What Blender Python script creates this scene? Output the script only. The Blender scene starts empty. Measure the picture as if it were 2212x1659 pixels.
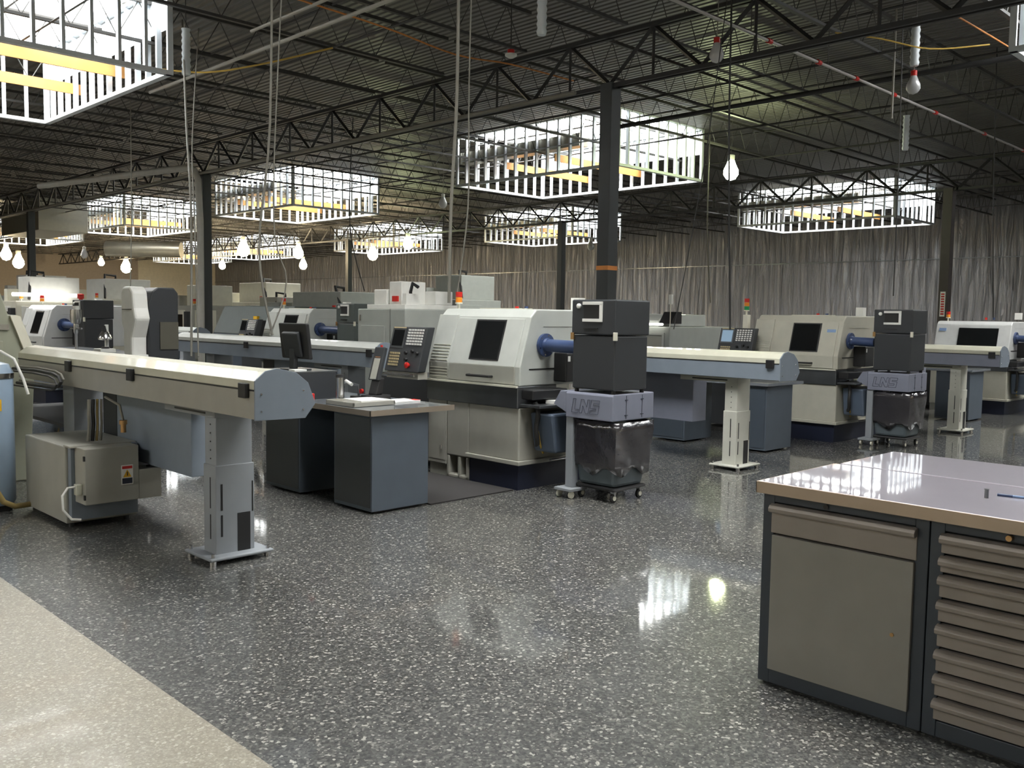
import bpy, math, random
from mathutils import Vector, Matrix
R = math.radians
random.seed(7)
S = bpy.context.scene
COL = S.collection

# ------------------------------------------------------------------ camera
yaw, pitch, roll = R(45.28), R(-4.29), R(.86)
fw = Vector((math.cos(yaw)*math.cos(pitch), math.sin(yaw)*math.cos(pitch), math.sin(pitch)))
rt = Vector((math.sin(yaw), -math.cos(yaw), 0)); up = rt.cross(fw)
rt = rt*math.cos(roll)+up*math.sin(roll); up = rt.cross(fw)
cd = bpy.data.cameras.new('camera'); cam = bpy.data.objects.new('camera', cd); COL.objects.link(cam)
m = Matrix.Identity(4)
for i in range(3):
    m[i][0] = rt[i]; m[i][1] = up[i]; m[i][2] = -fw[i]
m[0][3], m[1][3], m[2][3] = 0, 0, 1.6
cam.matrix_world = m
cd.sensor_width = 36; cd.lens = 1975/2212*36; cd.clip_start = .05; cd.clip_end = 300
S.camera = cam
# ------------------------------------------------------------------ world and exposure
SKYLIGHT = 16.0      # radiance of the frosted roof-light panes
BULB = 150.0
wd = bpy.data.worlds.new('world'); S.world = wd; wd.use_nodes = True
wd.node_tree.nodes['Background'].inputs[0].default_value = (.75, .85, 1, 1)
wd.node_tree.nodes['Background'].inputs[1].default_value = .6
S.view_settings.view_transform = 'Standard'; S.view_settings.look = 'None'
S.view_settings.gamma = 1; S.view_settings.use_curve_mapping = False
S.view_settings.exposure = 0.0
S.cycles.use_denoising = True
S.cycles.max_bounces = 6; S.cycles.diffuse_bounces = 4; S.cycles.glossy_bounces = 3
S.cycles.caustics_reflective = False; S.cycles.caustics_refractive = False
S.cycles.sample_clamp_indirect = 6

# ------------------------------------------------------------------ materials
MATS = {}
def mat(name, col, rough=.5, metal=0., spec=.5, var=.06, scale=6., coat=0., emit=None, es=0., bump=0., alpha=1.):
    m = bpy.data.materials.new(name); m.use_nodes = True
    nt = m.node_tree; b = nt.nodes['Principled BSDF']
    b.inputs['Roughness'].default_value = rough; b.inputs['Metallic'].default_value = metal
    b.inputs['Specular IOR Level'].default_value = spec; b.inputs['Coat Weight'].default_value = coat
    b.inputs['Base Color'].default_value = (*col, 1)
    if alpha < 1: b.inputs['Alpha'].default_value = alpha
    if emit:
        b.inputs['Emission Color'].default_value = (*emit, 1); b.inputs['Emission Strength'].default_value = es
    elif var:
        tc = nt.nodes.new('ShaderNodeTexCoord'); nz = nt.nodes.new('ShaderNodeTexNoise'); nz.inputs['Scale'].default_value = scale
        nz.inputs['Detail'].default_value = 4
        mr = nt.nodes.new('ShaderNodeMapRange'); mr.inputs['To Min'].default_value = 1-var*2; mr.inputs['To Max'].default_value = 1+var*2
        mx = nt.nodes.new('ShaderNodeMix'); mx.data_type = 'RGBA'; mx.blend_type = 'MULTIPLY'; mx.inputs[0].default_value = 1
        mx.inputs[6].default_value = (*col, 1)
        nt.links.new(tc.outputs['Object'], nz.inputs['Vector']); nt.links.new(nz.outputs['Fac'], mr.inputs['Value'])
        nt.links.new(mr.outputs[0], mx.inputs[7]); nt.links.new(mx.outputs[2], b.inputs['Base Color'])
        if bump:
            bp = nt.nodes.new('ShaderNodeBump'); bp.inputs['Strength'].default_value = bump; bp.inputs['Distance'].default_value = .01
            nt.links.new(nz.outputs['Fac'], bp.inputs['Height']); nt.links.new(bp.outputs[0], b.inputs['Normal'])
    MATS[name] = m
    return m
M = MATS
mat('cream', (.70, .68, .57), .45, coat=.2)
mat('lathe_white', (.45, .47, .44), .42, coat=.2)
mat('lathe_ivory', (.46, .445, .37), .42, coat=.2)
mat('lathe_newer', (.60, .61, .60), .4, coat=.3)
mat('panel_grey', (.33, .33, .29), .5)
mat('base_grey', (.36, .355, .31), .5)
mat('base_ivory', (.46, .45, .38), .5)
mat('navy', (.012, .016, .035), .45)
mat('black', (.012, .012, .013), .45)
mat('charcoal', (.028, .031, .035), .5, scale=2)
mat('dark_glass', (.008, .009, .01), .12, spec=.6, var=0)
mat('purple_grey', (.215, .228, .29), .5)
mat('blue_grey', (.20, .235, .28), .5)
mat('blue_grey_dark', (.055, .07, .09), .5)
mat('bench_blue', (.085, .105, .13), .45)
mat('bench_side', (.05, .055, .058), .4, coat=.2)
mat('feeder_body', (.33, .32, .28), .45, coat=.2)
mat('lid_cream', (.60, .59, .48), .38, coat=.3)
mat('post_grey', (.27, .29, .31), .5)
mat('post_cream', (.52, .52, .46), .5)
mat('tube_blue', (.035, .06, .145), .4, coat=.2)
mat('steel', (.55, .55, .56), .22, metal=1, var=.03, scale=30)
mat('steel_dark', (.16, .17, .18), .28, metal=.8, var=.1)
mat('bench_steel', (.44, .41, .46), .3, metal=.25, var=.05, scale=3, coat=1.)
mat('bench_edge', (.40, .32, .25), .35, metal=.6)
mat('bench_top', (.23, .25, .27), .18, metal=.3, coat=.6)
mat('edge_brown', (.32, .27, .22), .35, metal=.5)
mat('cab_frame', (.035, .045, .058), .45)
mat('cab_face', (.27, .258, .23), .5)
mat('cab_drawer', (.29, .255, .225), .48)
mat('green_grey', (.30, .31, .24), .5)
mat('grey_cabinet', (.36, .38, .35), .5)
mat('teal_grey', (.07, .085, .08), .5)
mat('white', (.78, .78, .74), .4)
mat('paper', (.85, .85, .82), .6)
mat('red', (.55, .02, .015), .35)
mat('amber', (.75, .25, .02), .35)
mat('green', (.01, .25, .08), .35)
mat('yellow', (.75, .42, .02), .45)
mat('orange', (.6, .22, .05), .6)
mat('brass', (.45, .27, .12), .35, metal=.8)
mat('wood', (.62, .30, .09), .6, var=.12, scale=4)
mat('column_steel', (.035, .04, .042), .5)
mat('column_brown', (.045, .035, .032), .5)
mat('joist_steel', (.045, .043, .04), .55)
mat('girder_steel', (.026, .026, .027), .55)
mat('galvanized', (.74, .79, .83), .5, metal=.1, var=.06, scale=3)
mat('olive_dark', (.085, .08, .06), .6)
mat('duct_steel', (.42, .40, .33), .35, metal=.7, var=.1, scale=3)
mat('pipe_light', (.45, .44, .40), .5)
mat('pipe_white', (.42, .40, .39), .4)
mat('cable_grey', (.22, .21, .18), .6)
mat('cable_yellow', (.5, .33, .06), .5)
mat('hose_yellow', (.36, .27, .10), .35, coat=.3)
mat('rubber', (.02, .02, .02), .6)
mat('bin_plastic', (.10, .125, .14), .5)
mat('tub_blue', (.10, .13, .18), .4)
mat('tank_blue', (.25, .33, .42), .4, coat=.2)
mat('bag', (.035, .033, .038), .16, spec=.8, bump=1.0, scale=9, coat=.6)
mat('mat_rubber', (.024, .022, .022), .75, scale=40)
mat('wall_tan', (.44, .38, .32), .8)
mat('wall_cream', (.80, .74, .60), .8)
mat('stain_white', (.6, .6, .5), .4)
mat('bulb_off', (.55, .56, .58), .15, spec=.8, var=0)
mat('lit_pane', (.8, .8, .8), .5, emit=(1., 1., .975), es=SKYLIGHT)
mat('bulb_warm', (.8, .8, .8), .5, emit=(1., .80, .48), es=BULB)
mat('bulb_green', (.8, .8, .8), .5, emit=(.9, 1., .55), es=110)
mat('tube_light', (.8, .8, .8), .5, emit=(1., .98, .9), es=9)
mat('screen_blue', (.1, .15, .2), .3, emit=(.35, .5, .65), es=.5)
mat('key_tan', (.5, .42, .25), .5)
mat('badge_blue', (.2, .3, .5), .5)

def floor_mat():
    m = bpy.data.materials.new('flake_epoxy'); m.use_nodes = True; nt = m.node_tree; N = nt.nodes; L = nt.links
    b = N['Principled BSDF']; tc = N.new('ShaderNodeTexCoord')
    def vor(scale):
        v = N.new('ShaderNodeTexVoronoi'); v.inputs['Scale'].default_value = scale; L.new(tc.outputs['Object'], v.inputs['Vector'])
        bw = N.new('ShaderNodeSeparateColor'); L.new(v.outputs['Color'], bw.inputs[0]); return bw.outputs[0]
    def ramp(src, stops):
        r = N.new('ShaderNodeValToRGB'); r.color_ramp.interpolation = 'CONSTANT'
        e = r.color_ramp.elements
        while len(e) < len(stops): e.new(.5)
        for i, (p, c) in enumerate(stops): e[i].position = p; e[i].color = (*c, 1)
        L.new(src, r.inputs[0]); return r.outputs[0]
    def mix(f, a, c, mode='MIX'):
        x = N.new('ShaderNodeMix'); x.data_type = 'RGBA'; x.blend_type = mode
        if isinstance(f, (int, float)): x.inputs[0].default_value = f
        else: L.new(f, x.inputs[0])
        L.new(a, x.inputs[6]); L.new(c, x.inputs[7]); return x.outputs[2]
    d1 = ramp(vor(78), [(0, (.035, .037, .036)), (.32, (.075, .077, .074)), (.58, (.13, .13, .122)), (.76, (.02, .022, .022)), (.86, (.22, .215, .195)), (.955, (.66, .64, .57))])
    d2 = ramp(vor(120), [(0, (.035, .036, .035)), (.42, (.085, .085, .08)), (.8, (.15, .147, .135)), (.95, (.52, .5, .45))])
    dark = mix(.45, d1, d2)
    l1 = ramp(vor(95), [(0, (.24, .215, .16)), (.4, (.30, .27, .205)), (.75, (.36, .33, .255)), (.93, (.56, .53, .46))])
    l2 = ramp(vor(160), [(0, (.24, .22, .18)), (.6, (.30, .275, .225)), (.9, (.45, .42, .36))])
    light = mix(.5, l1, l2)
    sx = N.new('ShaderNodeSeparateXYZ'); L.new(tc.outputs['Object'], sx.inputs[0])
    lt = N.new('ShaderNodeMath'); lt.operation = 'LESS_THAN'; lt.inputs[1].default_value = 1.605; L.new(sx.outputs[0], lt.inputs[0])
    c = mix(lt.outputs[0], dark, light)
    L.new(c, b.inputs['Base Color'])
    nz = N.new('ShaderNodeTexNoise'); nz.inputs['Scale'].default_value = 1.3; nz.inputs['Detail'].default_value = 3; L.new(tc.outputs['Object'], nz.inputs[0])
    mr = N.new('ShaderNodeMapRange'); mr.inputs['To Min'].default_value = .03; mr.inputs['To Max'].default_value = .09; L.new(nz.outputs['Fac'], mr.inputs[0])
    L.new(mr.outputs[0], b.inputs['Coat Roughness'])
    nb = N.new('ShaderNodeTexNoise'); nb.inputs['Scale'].default_value = 45; L.new(tc.outputs['Object'], nb.inputs[0])
    bp = N.new('ShaderNodeBump'); bp.inputs['Strength'].default_value = .25; bp.inputs['Distance'].default_value = .004
    L.new(nb.outputs['Fac'], bp.inputs['Height']); L.new(bp.outputs[0], b.inputs['Normal'])
    nb2 = N.new('ShaderNodeTexNoise'); nb2.inputs['Scale'].default_value = 9; L.new(tc.outputs['Object'], nb2.inputs[0])
    bp2 = N.new('ShaderNodeBump'); bp2.inputs['Strength'].default_value = .05; bp2.inputs['Distance'].default_value = .004
    L.new(nb2.outputs['Fac'], bp2.inputs['Height']); L.new(bp2.outputs[0], b.inputs['Coat Normal'])
    b.inputs['Roughness'].default_value = .45; cw = N.new('ShaderNodeMapRange'); cw.inputs['To Min'].default_value = 1; cw.inputs['To Max'].default_value = .08; L.new(lt.outputs[0], cw.inputs[0]); L.new(cw.outputs[0], b.inputs['Coat Weight']); b.inputs['Coat IOR'].default_value = 1.6
    M['floor'] = m
floor_mat()
def foil_mat():
    m = bpy.data.materials.new('foil_sheeting'); m.use_nodes = True; nt = m.node_tree; N = nt.nodes; L = nt.links
    b = N['Principled BSDF']; tc = N.new('ShaderNodeTexCoord')
    mp = N.new('ShaderNodeMapping'); mp.inputs['Scale'].default_value = (1, 2.8, .28); mp.inputs['Rotation'].default_value = (R(-9), 0, 0); L.new(tc.outputs['Object'], mp.inputs[0])
    nz = N.new('ShaderNodeTexNoise'); nz.inputs['Scale'].default_value = 1.6; nz.inputs['Detail'].default_value = 7; nz.inputs['Distortion'].default_value = 1.1
    L.new(mp.outputs[0], nz.inputs[0])
    bp = N.new('ShaderNodeBump'); bp.inputs['Strength'].default_value = 1; bp.inputs['Distance'].default_value = .28
    L.new(nz.outputs['Fac'], bp.inputs['Height']); L.new(bp.outputs[0], b.inputs['Normal'])
    b.inputs['Base Color'].default_value = (.27, .27, .285, 1); b.inputs['Roughness'].default_value = .33; b.inputs['Metallic'].default_value = .55
    M['foil'] = m
foil_mat()
def deck_mat():
    m = bpy.data.materials.new('roof_deck'); m.use_nodes = True; nt = m.node_tree; N = nt.nodes; L = nt.links
    b = N['Principled BSDF']; tc = N.new('ShaderNodeTexCoord')
    w = N.new('ShaderNodeTexWave'); w.bands_direction = 'X'; w.inputs['Scale'].default_value = 2.0; L.new(tc.outputs['Object'], w.inputs[0])
    bp = N.new('ShaderNodeBump'); bp.inputs['Strength'].default_value = 1; bp.inputs['Distance'].default_value = .05
    L.new(w.outputs['Fac'], bp.inputs['Height']); L.new(bp.outputs[0], b.inputs['Normal'])
    b.inputs['Base Color'].default_value = (.14, .132, .118, 1); b.inputs['Roughness'].default_value = .5; b.inputs['Metallic'].default_value = .2
    M['deck'] = m
deck_mat()

# ------------------------------------------------------------------ mesh helpers
class MB:
    def __init__(s): s.v = []; s.f = []; s.sm = []
    def add(s, vs, fs, smooth=False):
        o = len(s.v); s.v += [tuple(v) for v in vs]
        for f in fs: s.f.append(tuple(i+o for i in f)); s.sm.append(smooth)
        return s
    def box(s, x0, x1, y0, y1, z0, z1):
        v = [(x, y, z) for z in (z0, z1) for y in (y0, y1) for x in (x0, x1)]
        return s.add(v, [(0, 2, 3, 1), (4, 5, 7, 6), (0, 1, 5, 4), (2, 6, 7, 3), (0, 4, 6, 2), (1, 3, 7, 5)])
    def prism(s, poly, ax, a0, a1, smooth=False):
        # poly in the two other axes, in order (ax=0: y,z; ax=1: x,z; ax=2: x,y)
        def p(u, w, a): return ((a, u, w), (u, a, w), (u, w, a))[ax]
        n = len(poly); v = [p(u, w, a0) for u, w in poly]+[p(u, w, a1) for u, w in poly]
        ar = sum(poly[i][0]*poly[(i+1) % n][1]-poly[(i+1) % n][0]*poly[i][1] for i in range(n))
        flip = (ar > 0) == (ax != 1)
        f0 = tuple(range(n)); f1 = tuple(range(n, 2*n))
        s.add(v, [tuple(reversed(f0)) if flip else f0, f1 if flip else tuple(reversed(f1))])
        o = len(s.v)-2*n
        for i in range(n):
            j = (i+1) % n; q = (o+i, o+j, o+n+j, o+n+i)
            s.f.append(q if flip else tuple(reversed(q))); s.sm.append(smooth)
        return s
    def tube(s, pts, r, n=8, cap=True, r2=None):
        pts = [Vector(p) for p in pts]; k = len(pts); rings = []
        prev = None
        for i, p in enumerate(pts):
            t = (pts[min(i+1, k-1)]-pts[max(i-1, 0)]).normalized()
            if prev is None:
                a = Vector((0, 0, 1)) if abs(t.z) < .9 else Vector((1, 0, 0))
                u = t.cross(a).normalized()
            else:
                u = (prev-t*prev.dot(t)).normalized()
            prev = u; w = t.cross(u)
            rr = r if r2 is None else r+(r2-r)*i/(k-1)
            rings.append([p+u*rr*math.cos(2*math.pi*j/n)+w*rr*math.sin(2*math.pi*j/n) for j in range(n)])
        v = [q for ring in rings for q in ring]; f = []
        for i in range(k-1):
            for j in range(n): f.append((i*n+j, i*n+(j+1) % n, (i+1)*n+(j+1) % n, (i+1)*n+j))
        s.add(v, f, n > 5)
        if cap: 
            o = len(s.v)-k*n
            s.f.append(tuple(o+j for j in reversed(range(n)))); s.sm.append(False)
            s.f.append(tuple(o+(k-1)*n+j for j in range(n))); s.sm.append(False)
        return s
    def bar(s, a, b, w):
        return s.tube([a, b], w*.707, 4)
    def lathe(s, prof, c=(0, 0, 0), n=16, ax=2):
        # prof: list of (radius, height)
        c = tuple(c)+(0,)*(3-len(c)); v = []
        for r, h in prof:
            for j in range(n):
                a = 2*math.pi*j/n; p = (r*math.cos(a), r*math.sin(a), h)
                if ax == 1: p = (p[0], h, p[1])
                if ax == 0: p = (h, p[0], p[1])
                v.append((p[0]+c[0], p[1]+c[1], p[2]+c[2]))
        f = []
        for i in range(len(prof)-1):
            for j in range(n): f.append((i*n+j, i*n+(j+1) % n, (i+1)*n+(j+1) % n, (i+1)*n+j))
        f.append(tuple(reversed(range(n)))); f.append(tuple((len(prof)-1)*n+j for j in range(n)))
        return s.add(v, f, True)
    def build(s, name, m, parent=None, bev=0, loc=None):
        me = bpy.data.meshes.new(name); me.from_pydata(s.v, [], s.f); me.update()
        for p, q in zip(me.polygons, s.sm): p.use_smooth = q
        if any(s.sm): me.set_sharp_from_angle(angle=R(38))
        me.materials.append(M[m] if isinstance(m, str) else m)
        o = bpy.data.objects.new(name, me); COL.objects.link(o)
        if parent: o.parent = parent
        if loc: o.location = loc
        if bev:
            b = o.modifiers.new('bevel', 'BEVEL'); b.width = bev; b.segments = 2; b.limit_method = 'ANGLE'; b.angle_limit = R(35)
        return o
def tag(o, label=None, cat=None, group=None, kind=None):
    if label: o['label'] = label
    if cat: o['category'] = cat
    if group: o['group'] = group
    if kind: o['kind'] = kind
    return o
def thing(name, label, cat, loc=(0, 0, 0), rz=0, group=None):
    o = bpy.data.objects.new(name, None); o.empty_display_size = .2; COL.objects.link(o)
    o.location = loc; o.rotation_euler = (0, 0, rz)
    return tag(o, label, cat, group)
def struct(name, mb, m, label=None):
    o = mb.build(name, m); o['kind'] = 'structure'
    if label: o['label'] = label
    return o
def copy_tree(o, loc=None, label=None, parent=None):
    c = o.copy(); COL.objects.link(c); c.parent = parent
    if loc: c.location = loc
    if label: c['label'] = label
    for ch in o.children: copy_tree(ch, None, None, c)
    return c
def frame(mb, x, y0, y1, z0, z1, w, d, ax=0):
    for a, b, c, e in ((y0, y1, z1-w, z1), (y0, y1, z0, z0+w), (y0, y0+w, z0+w, z1-w), (y1-w, y1, z0+w, z1-w)):
        if ax == 0: mb.box(x, x+d, a, b, c, e)
        else: mb.box(a, b, x, x+d, c, e)
    return mb

# ================================================================== SETTING
X0, X1, Y0, Y1, DZ = -14., 42.3, -16., 84., 6.95
struct('floor', MB().box(X0, X1, Y0, Y1, -.2, 0), 'floor', 'dark grey flake epoxy floor with a pale beige strip')
struct('wall_right', MB().box(X1, X1+.3, Y0, Y1, 0, DZ), 'foil', 'wall draped in wrinkled silver foil sheeting')
struct('wall_back', MB().box(X0, 34.8, Y1, Y1+.3, 0, DZ), 'wall_tan', 'far tan wall panels')
struct('trim_1', MB().box(34.8, X1, Y1-.05, Y1+.3, 0, DZ), 'wall_cream', 'cream section of the far wall')
struct('wall_left', MB().box(X0-.3, X0, Y0, Y1, 0, DZ), 'wall_cream')
struct('wall_front', MB().box(X0, X1, Y0-.3, Y0, 0, DZ), 'wall_cream')
struct('trim_2', MB().box(X1-.06, X1-.01, Y0, Y1, 4.37, 4.41), 'steel_dark', 'horizontal seam batten across the foil sheeting')
# wells: (xmin, xmax, ymin, ymax)
WELLS = [(3., 6.85, 15., 21.), (18.6, 22.45, 15.05, 21.35), (34.3, 38.1, 14.5, 21.2), (18., 21.9, 29.7, 35.7), (33.7, 37.5, 30., 36.3),
         (17.2, 20.9, 43., 49.), (33.1, 36.9, 43.5, 49.7), (16.1, 19.8, 55.3, 61.4), (31.6, 35.4, 57.4, 63.6), (31.8, 35.7, 68., 73.8),
         (14.5, 18.3, -1.8, 4.6), (3., 6.85, .8, 7.), (-10., -6., .8, 7.), (3., 6.85, -13., -7.), (-10., -6., 15., 21.), (3., 6.85, 29.6, 35.7), (30., 33.8, -1.8, 4.6), (18.4,22.2,-14.5,-8.5)]  # all but the first here unseen; wells behind the camera added for light
# deck with openings
def deck():
    xs = sorted({X0, X1} | {w[0] for w in WELLS} | {w[1] for w in WELLS}); ys = sorted({Y0, Y1} | {w[2] for w in WELLS} | {w[3] for w in WELLS})
    mb = MB()
    for i in range(len(ys)-1):
        run = None
        for j in range(len(xs)-1):
            cx, cy = (xs[j]+xs[j+1])/2, (ys[i]+ys[i+1])/2
            hole = any(w[0] < cx < w[1] and w[2] < cy < w[3] for w in WELLS)
            if not hole and run is None: run = xs[j]
            if run is not None and (hole or j == len(xs)-2):
                mb.box(run, xs[j] if hole else xs[j+1], ys[i], ys[i+1], DZ, DZ+.15); run = None
    return mb
struct('ceiling', deck(), 'deck', 'dark corrugated metal roof deck')
WZ0, WZ1 = 5.48, 6.98
WNAME = ['over the left foreground', 'behind the centre column', 'at far right before the foil wall']
for k, (a, b, c, d) in enumerate(WELLS):
    w = thing('window_%d' % (k+1), 'metal stud framed skylight well with bright pane above', 'skylight', ((a+b)/2, (c+d)/2, WZ0)); del w['category']; w['kind'] = 'structure'
    hx, hy, H = (b-a)/2, (d-c)/2, WZ1-WZ0
    # bright pane on top with dividing bars
    MB().box(-hx, hx, -hy, hy, H+.25, H+.3).build('pane', 'lit_pane', w)
    mb = MB()
    for q in (-.33, .33): mb.box(-hx, hx, hy*2*q/2*1.0-.05, hy*2*q/2+.05, H+.12, H+.24)
    mb.box(-.04, .04, -hy, hy, H+.12, H+.24)
    mb.box(-hx-.1, -hx, -hy-.1, hy+.1, H, H+.35).box(hx, hx+.1, -hy-.1, hy+.1, H, H+.35).box(-hx, hx, -hy-.1, -hy, H, H+.35).box(-hx, hx, hy, hy+.1, H, H+.35)
    mb.build('curb_frame', 'galvanized', w)
    # stud walls
    for side in range(4):
        mb = MB(); L = hy if side < 2 else hx
        n = int(2*L/.41)
        for i in range(n+1):
            t = -L+.02+i*(2*L-.04)/n
            if side < 2:
                x = -hx if side == 0 else hx-.09
                mb.box(x, x+.09, t-.026, t+.026, .03, H)
            else:
                y = -hy if side == 2 else hy-.09
                mb.box(t-.026, t+.026, y, y+.09, .03, H)
        for z0, z1 in ((0, .07), (H-.05, H)):
            if side < 2: x = -hx if side == 0 else hx-.1; mb.box(x-.005, x+.105, -L, L, z0, z1)
            else: y = -hy if side == 2 else hy-.1; mb.box(-L, L, y-.005, y+.105, z0, z1)
        if side == 0:  # light-gauge header band seen on the side towards the shop
            mb.box(-hx-.01, -hx+.02, -L+.3, L-.3, .72, .75)
        mb.build('stud_wall', 'galvanized', w)
        if side == 1: MB().box(hx-.012, hx, -L+.1, L-.1, .78, H-.06).build('sheathing', 'galvanized', w)
        if side == 0 and k < 10 and k != 0: MB().box(-hx+.1, -hx+.45, -L*.55, L-.1, .68, 1.02).build('air_duct', 'duct_steel', w)
    for yy in (-hy+2.3, -hy+4.3):
        if yy < hy-.2: MB().box(-hx+.1, hx+.12, yy-.02, yy+.02, .36, .56).build('wooden_board', 'wood', w)

# ------------------------------------------------------------------ roof steel
def joist_mesh(L):
    mb = MB(); n = int(L/.75)
    mb.box(.1, L-.1, -.035, .035, 0, .045); mb.box(0, L, -.035, .035, .66, .72)
    st = (L-.4)/n
    for i in range(n):
        x = .2+i*st
        mb.bar((x, 0, .03), (x+st/2, 0, .68), .013); mb.bar((x+st/2, 0, .68), (x+st, 0, .03), .013)
    return mb
jl = 'open web roof joist spanning beneath the corrugated deck'
j0 = joist_mesh(15.1).build('roof_joist', 'joist_steel', None, loc=(-3.5, -15, 6.13)); tag(j0, 'dark '+jl, 'roof joist', 'open web joists under the roof deck')
y = -15.; first = True
ys = []
while y < 83.5: ys.append(y); y += 2.2
for xb in (-3.5, 11.8, 27.1):
    for y in ys:
        if first: first = False; continue
        if xb == 11.8 or xb == 27.1 or (xb == -3.5 and y < 60):
            if math.hypot(xb+8, y) > 70: pass
            c = j0.copy(); c.location = (xb, y, 6.13); COL.objects.link(c)
def girder_mesh(L):
    mb = MB(); n = 8; st = L/n
    for s in (-.06, .06):
        mb.box(s-.025, s+.025, 0, L, 0, .065); mb.box(s-.03, s+.03, 0, L, .80, .86)
    for i in range(n):
        y = i*st
        mb.bar((0, y, .05), (0, y+st/2, .83), .055); mb.bar((0, y+st/2, .83), (0, y+st, .05), .055)
        mb.bar((0, y+st/2, .05), (0, y+st/2, .83), .04)
    return mb
g0 = None
COLY = [-4.5, 9.65, 23.8, 38.2, 52.5, 66.7, 80.9]
for gx in (11.7, 27.0, -3.6):
    for i, yy in enumerate(COLY[:-1]):
        if g0 is None:
            g0 = girder_mesh(14.2).build('roof_girder', 'girder_steel', None, loc=(gx, yy, 5.27)); tag(g0, 'heavy dark truss girder carried by the steel columns', 'girder', 'truss girders along the column lines'); continue
        if gx < 0 and i > 1: continue
        c = g0.copy(); c.location = (gx, yy, 5.27); COL.objects.link(c)
k = 3
for x in [1.6, 5.2, 9.0, 15.5, 19.4, 23.2, 30.8, 34.6, 38.5]:
    struct('trim_%d' % k, MB().bar((x, Y0, 6.11), (x, Y1, 6.11), .03).bar((x, Y0, 6.82), (x, Y1, 6.82), .03), 'joist_steel'); k += 1

# ------------------------------------------------------------------ columns
def column(x, y, w, m, label, sign=False, tape=False):
    c = thing('steel_column', label, 'column', (x, y, 0))
    MB().box(-w/2, w/2, -w/2, w/2, .02, 5.35).build('shaft', m, c, .01)
    MB().box(-w, w, -w, w, 0, .02).build('base_plate', m, c)
    if sign:
        s = MB().box(-w/2-.006, -w/2, -.07, .07, 1.75, 2.45).build('placard', 'white', c)
        for i in range(9): MB().box(-w/2-.009, -w/2-.006, -.045, .045, 1.80+i*.07, 1.845+i*.07).build('stripe', 'red', s) if i == 0 else None
        mb = MB()
        for i in range(8): mb.box(-w/2-.009, -w/2-.006, -.045, .045, 1.87+i*.07, 1.91+i*.07)
        mb.build('lettering', 'red', s)
    if tape: MB().box(-w/2-.004, w/2+.004, -w/2-.004, w/2+.004, 2.36, 2.43).build('tape_band', 'orange', c)
    return c
column(11.7, 9.65, .24, 'column_steel', 'thick dark steel column with orange tape band, behind the black hopper', tape=True)
column(11.7, 23.75, .24, 'column_steel', 'dark steel column with a pale conduit running down it', sign=True)
column(11.7, 38.1, .24, 'column_steel', 'dark steel column at far left, seen past the left lathe')
column(27., 9.9, .26, 'column_brown', 'brownish steel column at right with a red and white placard', sign=True)
column(27., 24.6, .24, 'column_steel', 'slim distant steel column left of the thick taped column')
column(27., 39.2, .24, 'column_steel', 'thin distant steel column rising behind the dark mist box')

# ================================================================== MACHINES
def stack_light(parent, x, y, z, cols=('amber', 'red'), r=.035, h=.055, name='stack_light'):
    s = MB().lathe([(.014, 0), (.014, .05), (r*1.1, .05), (r*1.1, .065)], (x, y, z), 12).build(name, 'cream', parent)
    for i, c in enumerate(cols):
        MB().lathe([(r, 0), (r, h-.004)], (x, y, z+.065+i*h), 14).build('lens', c, s)
    return s
def control_panel(parent, x, y0, y1, z0, z1, lean=.1, screen='dark_glass', arm=True):
    mb = MB(); mb.prism([(x, z0), (x+lean, z1), (x+lean+.1, z1), (x+.1, z0)], 1, y0, y1)
    p = mb.build('control_panel', 'charcoal', parent, .008)
    H = z1-z0; W = y1-y0
    def patch(name, u0, u1, v0, v1, m, th=.006):
        # u: 0 at +y (picture left) .. 1 at -y
        a, b = y1-u1*W, y1-u0*W
        xa, xb = x+lean*v0, x+lean*v1
        return MB().prism([(xa-th, z0+v0*H), (xb-th, z0+v1*H), (xb+.002, z0+v1*H), (xa+.002, z0+v0*H)], 1, a, b).build(name, m, p)
    patch('bezel', .03, .42, .52, .97, 'steel_dark', .004)
    patch('screen', .07, .38, .57, .93, screen)
    patch('header_strip', .04, .40, .97, .995, 'key_tan')
    for i in range(6):
        for j in range(4): 
            pass
    mb = MB()
    for i in range(6):
        for j in range(6):
            u = .50+j*.078; v = .60+i*.063; a, b = y1-(u+.05)*W, y1-u*W; xa = x+lean*v
            mb.box(xa-.009, xa, a, b, z0+v*H, z0+(v+.042)*H)
    mb.build('key_bank', 'paper', p)
    mb = MB()
    for i in range(5):
        for j in range(5):
            u = .09+j*.06; v = .12+i*.065; a, b = y1-(u+.045)*W, y1-u*W; xa = x+lean*v
            mb.box(xa-.008, xa, a, b, z0+v*H, z0+(v+.045)*H)
    mb.build('keypad', 'key_tan', p)
    for u, v in ((.56, .42), (.74, .46), (.60, .27), (.88, .42)):
        yy = y1-u*W; MB().lathe([(.018, 0), (.015, -.025)], (x+lean*v, yy, z0+v*H), 12, 0).build('dial', 'black', p)
    yy = y1-.70*W; MB().lathe([(.02, 0), (.03, -.02), (.03, -.035), (.02, -.042)], (x+lean*.15, yy, z0+.15*H), 14, 0).build('emergency_button', 'red', p)
    MB().tube([(x-.03, y0+.02, z0-.03), (x-.03, y1-.02, z0-.03)], .013).build('grab_rail', 'steel', p)
    if arm: MB().box(x+.02, x+.14, y0+.02, y1-.02, z0-.07, z0-.005).build('shelf', 'base_grey', p)
    return p
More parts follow.
